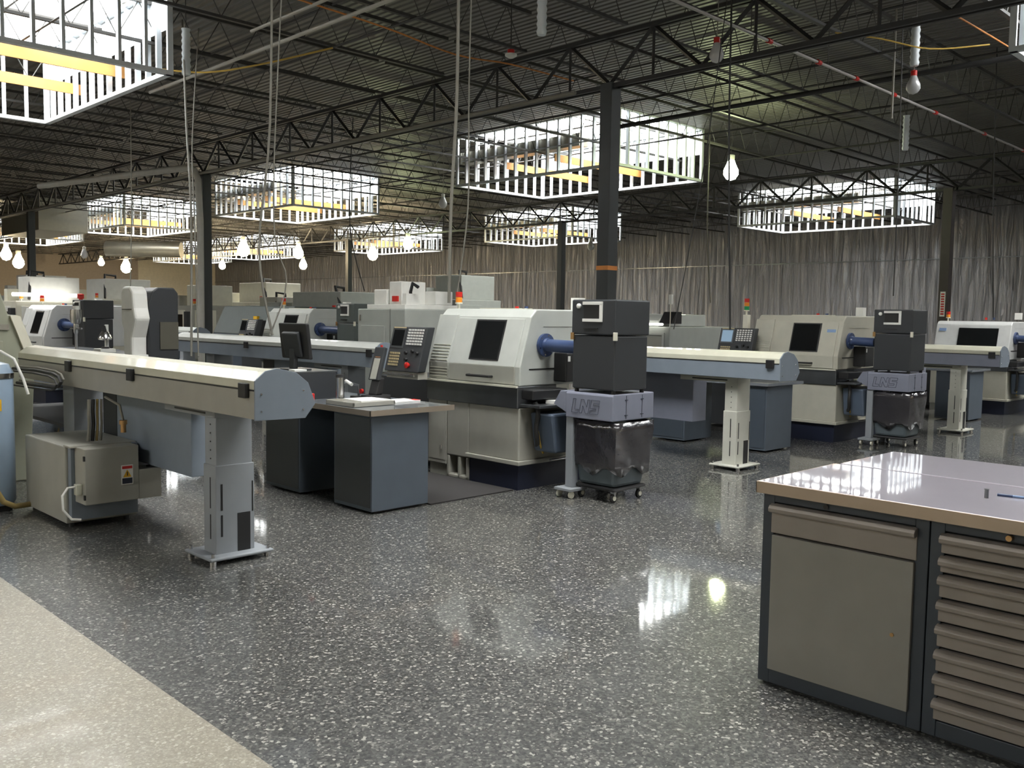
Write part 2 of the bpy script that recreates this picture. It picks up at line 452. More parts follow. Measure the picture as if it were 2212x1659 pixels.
def lathe(loc, label, cover='lathe_white', base='base_grey', band='panel_grey', newer=False, lights=('amber', 'red'), light_at=(.35, 1.15), badge=False, panel=True, pscreen='dark_glass', flip=False, detail=True, tube=.5):
    t = thing('lathe', label, 'lathe', loc)
    if flip: t.scale = (-1, 1, 1)
    # body
    b = MB().box(0, 1.6, 0, .68, .27, .76).box(.03, 1.55, .6, 1.0, .45, .755)
    b.box(0, .5, .68, 1.0, .22, .76)
    b.box(0, .5, .68, .72, 0, .22).box(0, .5, .80, .84, 0, .22).box(0, .5, .96, 1.0, .0, .22).box(0, .5, .68, 1.0, .0, .04).box(.1, .5, .7, .98, .03, .22)
    b.build('base', base, t, .012)
    MB().box(.015, 1.6, .02, .68, .0, .27).build('plinth', 'navy', t)
    f = MB().box(0, 1.5, 1.01, 1.29, .12, .76).build('electrical_cabinet', base, t, .008)
    MB().box(-.004, 0, 1.03, 1.27, .16, .72).build('cabinet_door', base, f, .003)
    MB().tube([(-.02, 1.07, .27), (-.02, 1.07, .31)], .008).build('latch', 'steel', f)
    MB().box(.03, 1.5, 1.01, 1.29, 0, .12).build('toe_kick', 'panel_grey', t)
    MB().box(.25, 1.45, 1.29, 2.45, .05, .92).build('headstock_base', 'charcoal', t, .01)
    MB().box(-.03, 1.5, -.03, .70, .235, .275).build('ledge', base, t, .006)
    # drip pan
    MB().box(-.02, .5, 0.004, 1.29, .755, .955).build('drip_pan', 'steel_dark', t, .006)
    MB().box(-.045, -.02, 0, 1.29, .945, .962).build('pan_lip', 'stain_white', t)
    # cover
    if newer: prof = [(0, .955), (0, 1.12), (.12, 1.56), (.17, 1.61), (.25, 1.62), (1.35, 1.62), (1.5, 1.5), (1.5, .955)]
    else: prof = [(0, .955), (0, 1.13), (.135, 1.585), (.21, 1.66), (1.4, 1.66), (1.5, 1.6), (1.5, .955)]
    MB().prism(prof, 1, 0, 1.26).build('cover', cover, t, .012)
    def sl(z): return 0 if z < 1.13 else (z-1.13)*.297
    def slab(name, y0, y1, z0, z1, m, th=.012, par=None, bev=.004):
        return MB().prism([(sl(z0)-th, z0), (sl(z1)-th, z1), (sl(z1)+.004, z1), (sl(z0)+.004, z0)], 1, y0, y1).build(name, m, par or t, bev)
    if newer:
        d = slab('door', .10, 1.02, 1.0, 1.55, cover)
        slab('window', .2, .86, 1.16, 1.50, 'dark_glass', .018, d)
        MB().box(-.012, .0, .05, 1.2, .96, .99).build('seam', 'black', t)
        slab('badge', 1.08, 1.2, 1.44, 1.49, 'badge_blue', .016, None, 0)
    else:
        d = slab('door', .06, .96, 1.13, 1.57, cover, .014)
        dl = MB().box(-.014, .004, .06, .96, .97, 1.13).build('door_lower_band', band, d, .003)
        wy = (.30, .68)
        slab('window', wy[0], wy[1], 1.19, 1.545, 'dark_glass', .02, d)
        slab('window_seal', wy[0]-.014, wy[1]+.014, 1.177, 1.558, 'black', .0175, d, 0)
        if badge: slab('badge', .08, .2, 1.44, 1.48, 'badge_blue', .017, None, 0)
        MB().tube([(-.014, .35, 1.03), (-.055, .35, 1.03), (-.055, .66, 1.03), (-.014, .66, 1.03)], .012).build('door_handle', 'black', d)
        lp = slab('louvre_panel', .985, 1.27, 1.13, 1.60, cover, .013)
        MB().box(-.013, .004, .985, 1.27, .965, 1.13).build('lower_panel', band, lp, .003)
        mb = MB()
        for i in range(6):
            z = 1.15+i*.03; mb.box(sl(z)-.019, sl(z), 1.0, 1.25, z, z+.006)
        for i in range(4):
            z = .99+i*.028; mb.box(-.017, 0, 1.0, 1.25, z, z+.005)
        mb.build('louvres', 'stain_white', lp)
        mb = MB()
        for i in range(3): mb.box(.235+i*.07, .27+i*.07, .25, .8, 1.655, 1.668)
        mb.build('roof_louvres', 'stain_white', t)
    # end face details
    MB().box(.12, .95, -.004, .004, 1.103, 1.115).build('end_seam', 'black', t)
    MB().box(.3, .9, -.004, .004, 1.50, 1.503).build('end_seam', 'panel_grey', t)
    tb = MB().tube([(.32, 0, 1.33), (.32, -tube, 1.32)], .058, 20).build('extraction_tube', 'tube_blue', t)
    MB().lathe([(.108, -.002), (.108, -.03), (.066, -.034), (.060, -.06)], (.32, 0, 1.33), 24, 1).build('flange', 'tube_blue', tb)
    mb = MB()
    for i in range(6):
        a = i*math.pi/3+.3; mb.lathe([(.008, -.028), (.008, -.034)], (.32+.09*math.cos(a), 0, 1.33+.09*math.sin(a)), 8, 1)
    mb.build('bolts', 'steel', tb)
    MB().box(.45, .72, -.16, .0, .99, 1.26).build('valve_block', 'black', t, .01)
    MB().box(.47, .5, -.165, -.155, 1.18, 1.23).build('valve_label', 'white', t)
    if detail:
        MB().box(.03, .5, -.14, 0, .84, .93).build('pump_block', 'black', t, .01)
        MB().box(.0, .78, -.26, -.005, .775, .80).build('side_tray', 'steel_dark', t, .004)
        h = MB(); pts = []
        for i in range(13):
            a = i/12; pts.append((.10+.02*math.sin(a*9), -.10-.04*math.sin(a*3.1), .82-.46*a if a < .85 else .43))
        h.tube(pts, .022); h.build('hose', 'rubber', t)
        MB().tube([(.14, -.1, .8), (.10, -.13, .6), (.16, -.12, .42), (.22, -.1, .34)], .009).build('hose', 'cable_yellow', t)
        tu = MB(); tu.prism([(.18, .36), (.72, .36), (.78, .72), (.12, .72)], 1, -.30, -.02); tu.build('chip_tub', 'tub_blue', t, .02)
        MB().tube([(.16, -.24, .30), (.70, -.24, .30)], .008).build('tub_bracket', 'steel', t)
    if panel: control_panel(t, -.28, 1.12, 1.66, 1.03, 1.47, .12, pscreen)
    if light_at[1] > 1.27: MB().box(light_at[0]-.03, light_at[0]+.05, light_at[1]-.04, light_at[1]+.04, .9, 1.66).build('lamp_post', 'cream', t, .006)
    stack_light(t, light_at[0], light_at[1], 1.62 if newer else 1.66, lights)
    MB().box(.9, 1.0, .1, .2, 1.66, 1.78).build('oil_cup', 'white', t)
    MB().lathe([(.02, 1.65), (.02, 1.69)], (.5, .55), 10).build('cap', 'red', t)
    MB().lathe([(.02, 1.65), (.02, 1.69)], (.5, .42), 10).build('cap', 'tube_blue', t)
    for (x, y) in ((.12, .06), (.12, .6)):
        MB().lathe([(.03, .0), (.03, .015), (.012, .018), (.012, .04)], (x, y, 0), 10).build('levelling_foot', 'steel', t)
    return t

def hopper_set(loc, lab, s=1, body='charcoal', detail=True):
    # mist box on a purple-grey conveyor head; origin = floor under the near corner, which points at -x,-y
    x, y = loc
    c = thing('chip_conveyor', lab[0], 'chip conveyor', (x, y, 0))
    hd = MB(); hd.prism([(.0, .0), (.57, 0), (.57, .62), (.0, .62), (-.03, .50), (-.03, .1)], 2, .71, .94)
    MB().prism([(-.0, .715), (-.0, .925), (.01, .945), (.57, .945), (.57, .715)], 1, 0, .53).build('housing', 'purple_grey', c, .008)
    MB().prism([(.53, .755), (.68, .82), (.60, .945), (.53, .945)], 0, 0.002, .5).build('chute', 'purple_grey', c, .006)
    mb = MB()
    for xx in (.18, .40): mb.box(xx, xx+.002, -.003, 0, .73, .93)
    mb.box(.16, .2, -.006, 0, .76, .765).box(.16, .2, -.006, 0, .89, .895).box(.38, .42, -.006, 0, .76, .765).box(.38, .42, -.006, 0, .89, .895)
    mb.build('hinge_seam', 'navy', c)
    # outlined slanted letters L N S on the side that faces -x
    def P(u, v): return (-.004, .46-u-v*.18, .765+v)
    def outline(pts):
        q = [P(*p) for p in pts]
        for a, b in zip(q, q[1:]+q[:1]): mbl.bar(a, b, .0025)
    mbl = MB(); h = .12
    outline([(0, 0), (0, h), (.03, h), (.03, .03), (.075, .03), (.075, 0)])
    outline([(.09, 0), (.09, h), (.12, h), (.165, .055), (.165, h), (.19, h), (.19, 0), (.16, 0), (.118, .065), (.118, 0)])
    outline([(.205, 0), (.205, .028), (.27, .028), (.27, .048), (.205, .048), (.205, h), (.30, h), (.30, h-.028), (.235, h-.028), (.235, .074), (.30, .074), (.30, 0)])
    mbl.build('lettering', 'navy', c)
    lg = MB().box(.02, .10, .46, .54, .09, .715).build('leg', 'post_grey', c, .004)
    MB().box(-.06, .16, .40, .60, .065, .09).build('foot_plate', 'post_grey', lg, .004)
    for yy in (.43, .57): MB().lathe([(.028, -.012), (.032, -.01), (.032, .01), (.028, .012)], (-.02, yy, .033), 14, 1).build('caster', 'cream', lg)
    MB().box(.44, .54, .46, .54, .0, .715).build('leg', 'post_grey', c, .004)
    # mist box
    b = thing('mist_collector', lab[1], 'mist collector', (x+.0, y-.02, .0))
    MB().box(.01, .46, .02, .49, .975, 1.44).build('lower_body', body, b, .012)
    MB().box(.0, .47, .01, .50, 1.445, 1.745).build('upper_body', body, b, .012)
    mb = MB()
    for px_, py_ in ((.04, .05), (.43, .05), (.04, .46), (.43, .46)): mb.lathe([(.02, .945), (.02, .98)], (px_, py_), 10)
    mb.build('feet', 'black', b)
    # bright bracket open to one side on the -x face
    mb = MB(); xx = -.012
    mb.box(xx, 0, .15, .37, 1.70, 1.727).box(xx, 0, .15, .37, 1.555, 1.582).box(xx, 0, .15, .182, 1.582, 1.70)
    mb.build('bracket', 'white', b, .002)
    MB().box(-.004, 0.004, .185, .36, 1.585, 1.698).build('recess', 'black', b)
    MB().lathe([(.022, 0), (.022, -.014), (.010, -.02)], (0, .415, 1.69), 14, 0).build('knob', 'white', b)
    MB().box(-.012, 0, .20, .36, 1.495, 1.503).build('grip', 'black', b)
    MB().box(-.008, .02, .0, .03, 1.40, 1.47).build('latch', 'cream', b, .003)
    MB().box(-.008, .01, .47, .505, 1.40, 1.46).build('latch', 'brass', b, .003)
    # bin with bag on dolly
    n = thing('waste_bin', lab[2], 'bin', (x+.30, y+.25, 0))
    def fr(a, b, z0, z1, dx=0):
        v = [(sx*a, sy*a, z0) for sx, sy in ((-1, -1), (1, -1), (1, 1), (-1, 1))]+[(sx*b+dx, sy*b, z1) for sx, sy in ((-1, -1), (1, -1), (1, 1), (-1, 1))]
        return MB().add(v, [(3, 2, 1, 0), (4, 5, 6, 7), (0, 1, 5, 4), (1, 2, 6, 5), (2, 3, 7, 6), (3, 0, 4, 7)])
    fr(.20, .255, .13, .66).build('tub', 'bin_plastic', n, .03)
    v = []; f = []; n_ = 32
    for i in range(7):
        zz = .70-i*.075 if i < 6 else .26
        for j in range(n_):
            a = 2*math.pi*j/n_; rr = .272+(-.030*i/6)
            ca, sa = math.cos(a), math.sin(a); k_ = rr/max(abs(ca), abs(sa)); k_ = min(k_, rr*1.38)
            k_ += .008*math.sin(j*2.7+i*1.3)+.005*math.sin(j*5.1+i)
            zj = zz+(.04*math.sin(j*1.1) if i == 6 else 0)
            v.append((ca*k_, sa*k_, zj))
    for i in range(6):
        for j in range(n_): f.append((i*n_+j, (i+1)*n_+j, (i+1)*n_+(j+1) % n_, i*n_+(j+1) % n_))
    bg = MB().add(v, f, True).build('liner_bag', 'bag', n)
    so = bg.modifiers.new('thick', 'SOLIDIFY'); so.thickness = .006
    MB().box(-.225, .225, -.225, .225, .10, .13).build('dolly', 'black', n, .02)
    for px_ in (-.18, .18):
        for py_ in (-.18, .18):
            w = MB().lathe([(.030, -.014), (.040, -.01), (.040, .01), (.030, .014)], (px_, py_, .041), 16, 1).build('caster', 'rubber', n)
            MB().lathe([(.022, -.017), (.022, .017)], (px_, py_, .041), 12, 1).build('hub', 'cream', w)
            MB().box(px_-.012, px_+.012, py_-.02, py_+.02, .06, .10).build('caster_fork', 'steel', w)
    return c, b, n

def bar_feeder(loc, length, label, body='feeder_body', lid='lid_cream', end='blue_grey', post='post_grey', box='blue_grey', first_post=.70, marks=True):
    x, y = loc
    t = thing('bar_feeder', label, 'bar feeder', (x, y, 0))
    low = [(0, .985), (0, 1.15), (.37, 1.10), (.385, 1.06), (.32, .98)]
    MB().prism(low, 1, .012, length).build('trough', body, t, .003)
    hi = [(0, 1.155), (0, 1.205), (.07, 1.255), (.14, 1.268), (.26, 1.24), (.335, 1.185), (.372, 1.105)]
    MB().prism(hi, 1, .012, length).build('lid', lid, t, .004)
    pl = [(-.004, .98), (-.004, 1.207), (.065, 1.262), (.14, 1.275), (.265, 1.247), (.345, 1.185), (.395, 1.06), (.325, .975)]
    e = MB().prism(pl, 1, 0, .012).build('end_plate', end, t, .002)
    mb = MB()
    for u, w in ((.035, 1.03), (.035, 1.13), (.31, 1.03), (.31, 1.14)): mb.lathe([(.007, 0), (.005, -.005)], (u, 0, w), 8, 1)
    mb.build('screws', 'steel', e)
    for yy in (.07, 1.67, 2.88):
        if yy < length-.2:
            MB().box(-.028, .0, yy, yy+.085, 1.105, 1.19).build('lid_hinge', 'black', t, .004)
    MB().box(-.003, 0, .02, length, 1.147, 1.156).build('lid_seal', 'black', t)
    # post
    p0 = first_post
    p = MB().box(.11, .36, p0+.0, p0+.15, .02, .98).build('post', post, t, .004)
    sl = MB().box(.102, .370, p0-.008, p0+.158, .02, .62).build('sleeve', post, p, .004)
    MB().box(.25, .34, p0-.010, p0-.006, .05, .30).build('cable_opening', 'black', sl)
    for q in ((.135, .148, p0-.010, p0-.007, .33, .5), (.352, .361, p0-.010, p0-.007, .30, .5), (.135, .148, p0-.010, p0-.007, .16, .3),
              (.100, .103, p0+.06, p0+.07, .34, .54), (.100, .103, p0+.06, p0+.07, .14, .30)):
        MB().box(*q).build('slot', 'black', sl)
    for i in range(5): MB().lathe([(.005, 0), (.005, -.003)], (.109, p0+.07, .66+i*.055), 8, 0).build('bolt', 'black', p)
    bp = MB().box(.02, .46, p0-.10, p0+.27, .03, .05).build('base_plate', post, t, .008)
    for a, b in ((.05, p0-.07), (.43, p0-.07), (.05, p0+.24), (.43, p0+.24)):
        MB().lathe([(.022, 0), (.022, .03), (.012, .031), (.012, .075)], (a, b, 0), 10).build('levelling_foot', 'steel', bp)
    MB().box(.10, .34, p0-.005, p0+.72, .925, .978).build('rail', post, t, .003)
    mb = MB().box(.096, .101, p0+.12, p0+.56, .943, .955); mb.build('slot', 'black', t)
    MB().box(.255, .52, p0+.65, p0+1.95, .44, .975).build('drive_cabinet', box, t, .006)
    MB().box(.26, .50, p0+1.97, p0+2.25, .10, .95).build('panel', 'charcoal', t, .006)
    MB().box(.12, .42, length-1.0, length-.75, .02, .98).build('rear_post', post, t, .004)
    return t

L1 = lathe((5.86, 5.82, 0), 'pale grey lathe with dark slanted window, amber and red beacon, behind the desk', light_at=(.35, 1.24))
hopper_set((5.99, 4.84), ('purple-grey conveyor head with outlined letters under the nearest black box', 'black mist collector box with white bracket in front of the pale grey lathe', 'grey bin with black liner bag on casters, nearest one, below the lettered housing'))
L2 = lathe((11.35, 5.46, 0), 'ivory lathe with dark square window behind the second bar feeder post', 'lathe_ivory', 'base_ivory', 'base_ivory', lights=('green', 'amber', 'red'), light_at=(.1, 1.42), badge=True, pscreen='screen_blue', tube=.34)
hopper_set((11.52, 4.60), ('purple-grey conveyor head below the second black box, in front of the ivory lathe', 'black mist collector box with white bracket beside the ivory lathe', 'grey wheeled bin with dark liner in front of the ivory lathe'))
L3 = lathe((17.2, 5.2, 0), 'white rounded lathe with wide dark window at the right edge', 'lathe_newer', 'base_ivory', 'lathe_newer', newer=True, panel=False, tube=.4)
hopper_set((17.3, 4.28), ('conveyor head beside the white rounded lathe, cut by the right edge', 'dark mist box beside the white rounded lathe, cut by the right edge', 'bin beside the white rounded lathe at the right edge'))
L4 = lathe((5.15, 16.25, 0), 'bluish white lathe far left, behind the white optical comparator', 'lathe_newer', 'blue_grey', 'lathe_newer', panel=False, lights=('amber', 'red'), tube=.67)
hopper_set((5.38, 15.1), ('purple-grey conveyor head in the far left row, behind the microscope stand', 'dark mist box in the far left row with a red lamp above', 'bin under the far left conveyor head'))
L5 = lathe((7.9, 12.75, 0), 'pale lathe with small window beyond the middle bar feeder', 'lathe_white', 'base_grey', 'lathe_white', lights=('amber', 'red'), pscreen='dark_glass', tube=.65)
hopper_set((8.1, 11.62), ('conveyor head beyond the long middle bar feeder', 'dark teal mist box rising behind the middle bar feeder', 'bin behind the middle bar feeder'), body='teal_grey')

bar_feeder((2.6, 4.69), 4.2, 'nearest bar feeder with cream lid and blue-grey end plate, on a grey post')
bar_feeder((8.35, 4.61), 4.2, 'bar feeder with blue-grey trough and cream post, right of the black hopper', 'blue_grey', 'lid_cream', 'blue_grey', 'post_cream', 'purple_grey', .55)
bar_feeder((13.72, 4.24), 4.2, 'bar feeder at right on a cream post, in front of the white rounded lathe', 'purple_grey', 'lid_cream', 'blue_grey', 'post_cream', 'purple_grey', .55)
bar_feeder((6.15, 8.40), 5.1, 'long pale bar feeder behind the monitor, running back from the pale grey lathe', 'blue_grey', 'lathe_white', 'blue_grey', 'post_grey', 'blue_grey')
bar_feeder((8.2, 17.2), 4.2, 'small distant bar feeder with rounded grey end, left of centre', 'blue_grey', 'lathe_white', 'blue_grey')

# left-edge machine (only its end shows)
t = thing('machining_centre', 'greenish beige machine with a sloping side cut by the left edge', 'machine', (1.2, 9.15, 0))
MB().prism([(0, 0), (1.56, 0), (1.62, 1.15), (1.48, 1.535), (1.40, 1.54), (1.34, 1.74), (1.33, 1.88), (0, 1.88)], 1, 0, 2.1).build('body', 'green_grey', t, .012)
MB().prism([(1.54, 1.16), (1.625, 1.16), (1.49, 1.53), (1.41, 1.53)], 1, -.03, .03).build('trim', 'cream', t)
MB().box(.95, 1.4, -.02, .0, 1.40, 1.45).build('rail', 'steel', t)
MB().box(.9, 1.35, -.012, 0, .75, 1.3).build('access_door', 'green_grey', t, .004)
MB().prism([(1.36, 1.54), (1.33, 1.72), (1.52, 1.72), (1.44, 1.54)], 1, .9, 1.3).build('hood', 'charcoal', t, .01)

# grey cabinet machine behind the pale grey lathe
t = thing('electrical_cabinet', 'tall plain grey-green machine cabinet standing left behind the pale grey lathe', 'cabinet', (7.2, 9.22, 0))
MB().box(0, 1.7, 0, 1.02, 0, 1.66).build('body', 'grey_cabinet', t, .012)
MB().box(-.008, 0, .42, .94, .5, 1.44).build('access_door', 'grey_cabinet', t, .004)
MB().box(-.014, 0, .945, .965, 1.5, 1.58).box(-.014, 0, .945, .965, 1.1, 1.16).build('hinge', 'steel', t)
MB().box(.0, .02, .3, .31, 0, 1.66).build('seam', 'panel_grey', t)
t = thing('pump_unit', 'bright white tool changer unit on top of the grey-green cabinet', 'pump unit', (7.25, 9.3, 1.66))
MB().box(0, .9, -.02, .8, 0, .06).build('tray', 'white', t, .006)
MB().box(.1, .4, .5, .78, .06, .26).build('housing', 'white', t, .01)
MB().box(.1, .5, .18, .44, .06, .36).build('housing', 'white', t, .01)
MB().box(.5, .8, -.02, .2, .06, .24).build('housing', 'white', t, .01)
MB().box(.08, .14, .24, .36, .10, .17).build('label_plate', 'red', t)
MB().tube([(.2, .1, .1), (.15, .06, .22), (.12, -.02, .33), (.15, -.1, .28)], .022).build('hose', 'black', t)
MB().box(.05, .25, .02, .1, .06, .2).build('bracket', 'white', t)

# white machine with lit interior far right of the black box
t = thing('machining_centre', 'pale machine with fluorescent strips glowing over its enclosure, behind the second feeder', 'machine', (12.45, 8.9, 0))
MB().box(0, 1.9, 0, 1.6, 0, 1.45).build('body', 'grey_cabinet', t, .015)
MB().prism([(.1, 1.45), (.1, 1.55), (.25, 1.66), (1.5, 1.66), (1.5, 1.45)], 1, .3, 1.5).build('hood', 'lathe_white', t, .015)
MB().box(-.01, 0, .15, .95, .75, 1.30).build('window', 'panel_grey', t, .006)
frame(MB(), -.02, .1, 1.0, .70, 1.35, .04, .02).build('window_frame', 'lathe_white', t)
MB().tube([(-.06, .1, 1.49), (-.06, .72, 1.49)], .018).build('strip_light', 'tube_light', t)
MB().tube([(.0, 1.0, 1.62), (.0, 1.5, 1.62)], .018).build('strip_light', 'tube_light', t)
MB().prism([(.1, 1.5), (.25, 1.7), (.4, 1.7), (.4, 1.5)], 1, .05, .3).build('hopper', 'black', t)
MB().tube([(-.05, -.04, 1.45), (-.05, -.04, 1.9)], .008).build('rod', 'cream', t)
MB().box(-.07, -.03, -.07, -.01, 1.82, 1.98).build('air_unit', 'white', t)

# generic background machining centres
def vmc(loc, w, d, h, label, m='cream', m2='white', door=True, lights=True, name='machining_centre'):
    t = thing(name, label, 'machine', (loc[0], loc[1], 0))
    MB().box(0, d, 0, w, 0, h*.72).build('body', m, t, .02)
    MB().box(d*.25, d, w*.15, w*.75, h*.72, h).build('column_head', m2, t, .02)
    MB().box(-.02, 0, w*.25, w*.8, h*.3, h*.66).build('door', m2, t, .01)
    MB().box(-.03, -.018, w*.38, w*.62, h*.42, h*.6).build('window', 'dark_glass', t)
    MB().box(-.12, 0, w*.02, w*.18, h*.4, h*.64).build('control_panel', 'charcoal', t, .01)
    MB().box(d*.1, d*.3, w*.8, w*.98, h*.72, h*.86).build('coolant_tank', m, t, .01)
    MB().box(d*.08, d*.55, -.012, 0, h*.28, h*.66).build('end_door', m2, t, .008)
    MB().box(d*.62, d*.9, -.02, 0, h*.1, h*.5).build('end_cabinet', m, t, .008)
    MB().box(d*.16, d*.34, -.018, -.012, h*.42, h*.6).build('end_window', 'panel_grey', t)
    MB().box(d*.66, d*.72, -.024, -.02, h*.40, h*.44).build('warning_label', 'red', t)
    MB().tube([(d*.5, w*.3, h), (d*.5, w*.3, h+.12), (d*.3, w*.25, h+.15), (d*.22, w*.1, h*.74)], .04).build('cable_hose', 'rubber', t)
    if lights: stack_light(t, .2, w*.1, h*.72, r=.05, h=.08)
    return t
vmc((12.2, 33.2), 3.0, 2.2, 2.7, 'large beige machining centre in the far left background, just right of the column')
t = vmc((8.1, 27.8), 1.7, 1.8, 2.5, 'cream machining centre far left with a glowing strip, half hidden by the left column', 'cream', 'white')
MB().tube([(-.1, -.06, 1.98), (1.6, -.06, 1.98)], .05).build('strip_light', 'tube_light', t)
vmc((13.6, 28.7), 1.5, 1.6, 2.45, 'beige machine with a white column head behind the dark box at far left', 'base_grey', 'cream')
vmc((15.6, 27.3), 1.9, 2., 2.1, 'grey-beige machine behind the white optical comparator', 'base_grey', 'base_grey', lights=False)
vmc((17.2, 30.6), 3.4, 2., 2.7, 'brightly lit cream machine beyond the conduit column', 'cream', 'cream')
vmc((14.2, 21.2), 4.2, 2.2, 2.2, 'wide pale grey machining centre behind the dark mist box, centre left', 'grey_cabinet', 'grey_cabinet')
vmc((19.5, 22.3), 2.2, 2., 2.9, 'tall pale green-grey machine beyond the centre left, before the foil wall', 'grey_cabinet', 'grey_cabinet', lights=False)
vmc((16.6, 46.), 3.5, 2., 2.5, 'pale machine far away under the left bulbs', 'cream', 'white')
vmc((11.2, 38.5), 2., 2., 2.9, 'tall white machine near the far left column', 'white', 'white')
t = thing('turning_centre', 'long low green-grey turning centre behind the white comparator, right of the conduit column', 'machine', (9.9, 16.6, 0))
MB().box(0, 1.4, 0, 3.2, 0, 1.1).build('bed', 'blue_grey_dark', t, .02)
MB().prism([(0, 1.1), (.3, 1.72), (1.4, 1.72), (1.4, 1.1)], 1, .15, 3.2).build('cover', 'teal_grey', t, .02)
MB().box(-.03, .0, .3, 3., 1.02, 1.08).build('handrail', 'black', t)
MB().box(-.35, -.15, .5, .9, 1.02, 1.42).build('control_panel', 'black', t, .02)
MB().box(.12, .18, 1.4, 1.55, 1.42, 1.5).build('warning_label', 'yellow', t)

# small beacon on the far dark box
t = thing('beacon_lamp', 'small red beacon above the far left dark box', 'lamp', (5.45, 15.4, 1.745))
MB().lathe([(.03, 0), (.03, .02), (.05, .02), (.05, .09), (.03, .1)], (0, 0, 0), 12).build('lens', 'red', t)

# ================================================================== DESK
t = thing('computer_desk', 'dark workstation desk with blue-grey pedestals and steel edged top', 'desk', (4.22, 5.83, 0))
MB().box(0, .86, 0, 2.1, .80, .835).build('desktop', 'bench_top', t, .003)
mb = MB().box(-.006, 0, -.006, 2.1, .793, .838).box(-.006, .866, -.006, 0, .793, .838); mb.build('edge_band', 'edge_brown', t)
for y0, y1 in ((.04, .57), (1.10, 1.68)):
    p = MB().box(.045, .62, y0, y1, .02, .80).build('pedestal', 'bench_blue', t, .004)
    MB().box(.041, .045, y0+.02, y1-.02, .05, .77).build('side_panel', 'bench_side', p)
    MB().box(.10, .56, y0+.05, y1-.05, 0, .02).build('toe_kick', 'black', p)
MB().box(.5, .52, .57, 1.10, .15, .80).build('modesty_panel', 'black', t)
tray = thing('document_tray', 'flat grey steel tray of papers on the desk', 'tray', (4.27, 6.13, .838))
MB().box(0, .42, 0, .40, 0, .006).box(0, .012, 0, .40, .006, .035).box(0, .42, 0, .012, .006, .035).box(.408, .42, 0, .40, .006, .035).box(0, .42, .388, .40, .006, .035).build('tray', 'feeder_body', tray, .002)
o = MB().prism([(.10, .04), (.40, .03), (.39, .30), (.12, .33)], 2, 0, .036).build('paper', 'paper', None, loc=(4.275, 6.13, .8445)); tag(o, 'white papers lying across the steel tray on the desk', 'paper')
MB_ = MB().prism([(0, 0), (.30, .03), (.28, .24), (-.02, .21)], 2, 0, .012)
o = MB_.build('folder', 'paper', None, loc=(4.76, 6.22, .836)); tag(o, 'white folder with red corner on the desk by the lathe', 'folder')
MB().box(.24, .30, .03, .12, .0125, .014).build('corner_flash', 'red', o)
o = thing('tumbler', 'tall brushed steel tumbler on the desk', 'tumbler', (4.45, 6.59, .838))
MB().lathe([(.034, 0), (.036, .02), (.038, .20), (.038, .21)], (0, 0, 0), 20).build('body', 'steel', o)
MB().lathe([(.038, .21), (.039, .212), (.034, .235), (.01, .24)], (0, 0, 0), 20).build('lid', 'black', o)
o = thing('cup', 'small red cup on the desk beside the feeder end plate', 'cup', (4.30, 6.80, .838))
MB().lathe([(.028, 0), (.028, .06), (.022, .065)], (0, 0, 0), 16).build('body', 'red', o)
# riser and monitor
o = thing('monitor_riser', 'dark shelf riser at the back of the desk carrying the monitor', 'shelf', (4.25, 6.95, .836))
MB().box(0, .42, 0, .62, .23, .245).build('shelf', 'bench_side', o, .003)
MB().box(0, .4, .0, .02, 0, .23).build('side', 'charcoal', o); MB().box(0, .4, .60, .62, 0, .23).build('side', 'charcoal', o)
MB().box(.38, .4, .02, .60, 0, .23).build('back', 'black', o)
o = thing('monitor', 'black flat monitor seen from behind on the desk riser', 'monitor', (4.42, 7.22, 1.082), R(2))
MB().prism([(-.02, .10), (.02, .10), (-.02, .42), (-.06, .42)], 1, -.22, .22).build('display', 'black', o, .012)
MB().prism([(-.045, .12), (-.02, .12), (-.06, .35), (-.09, .33)], 1, -.13, .13).build('rear_housing', 'charcoal', o, .012)
MB().box(-.06, -.02, -.04, .04, .0, .20).build('stand_neck', 'charcoal', o, .006)
MB().box(-.11, .08, -.11, .11, 0, .012).build('stand_base', 'charcoal', o, .004)
o = MB().box(0, .12, 0, .10, 0, .015).build('notepad', 'paper', None, loc=(4.26, 7.0, 1.082)); tag(o, 'white notepad lying before the monitor stand on the riser', 'notepad')
# handheld gauge stand on desk
o = thing('handheld_terminal', 'upright tilted handheld terminal in a black cradle on the desk', 'terminal', (4.80, 6.55, .836), R(10))
MB().box(-.1, .1, -.09, .09, 0, .05).build('cradle_base', 'black', o, .01)
MB().prism([(-.05, .05), (.03, .05), (.06, .2), (0, .2)], 1, -.05, .05).build('cradle', 'black', o, .01)
MB().prism([(-.04, .18), (0, .18), (.09, .46), (.05, .47)], 1, -.06, .06).build('terminal', 'charcoal', o, .008)
MB().prism([(-.043, .19), (-.04, .19), (.02, .37), (.017, .37)], 1, -.035, .035).build('keypad', 'panel_grey', o)
MB().prism([(.022, .38), (.025, .38), (.045, .44), (.042, .44)], 1, -.03, .03).build('display', 'orange', o)
MB().lathe([(.012, .465), (.012, .485)], (.07, 0), 10).build('button', 'red', o)
o = thing('gauge_fixture', 'black gauge fixture with clear arm behind the papers on the desk', 'gauge', (4.75, 6.74, .836))
MB().box(-.06, .06, -.05, .05, 0, .03).build('base', 'black', o, .006)
MB().tube([(0, 0, .03), (0, 0, .12), (-.03, .09, .14)], .012).build('arm', 'steel_dark', o)
MB().lathe([(.022, 0), (.022, .02)], (0, -.03, .07), 12, 0).build('knob', 'red', o)
MB().tube([(-.06, .02, .13), (-.05, .12, .155), (-.04, .2, .13)], .016).build('clear_tube', 'white', o)
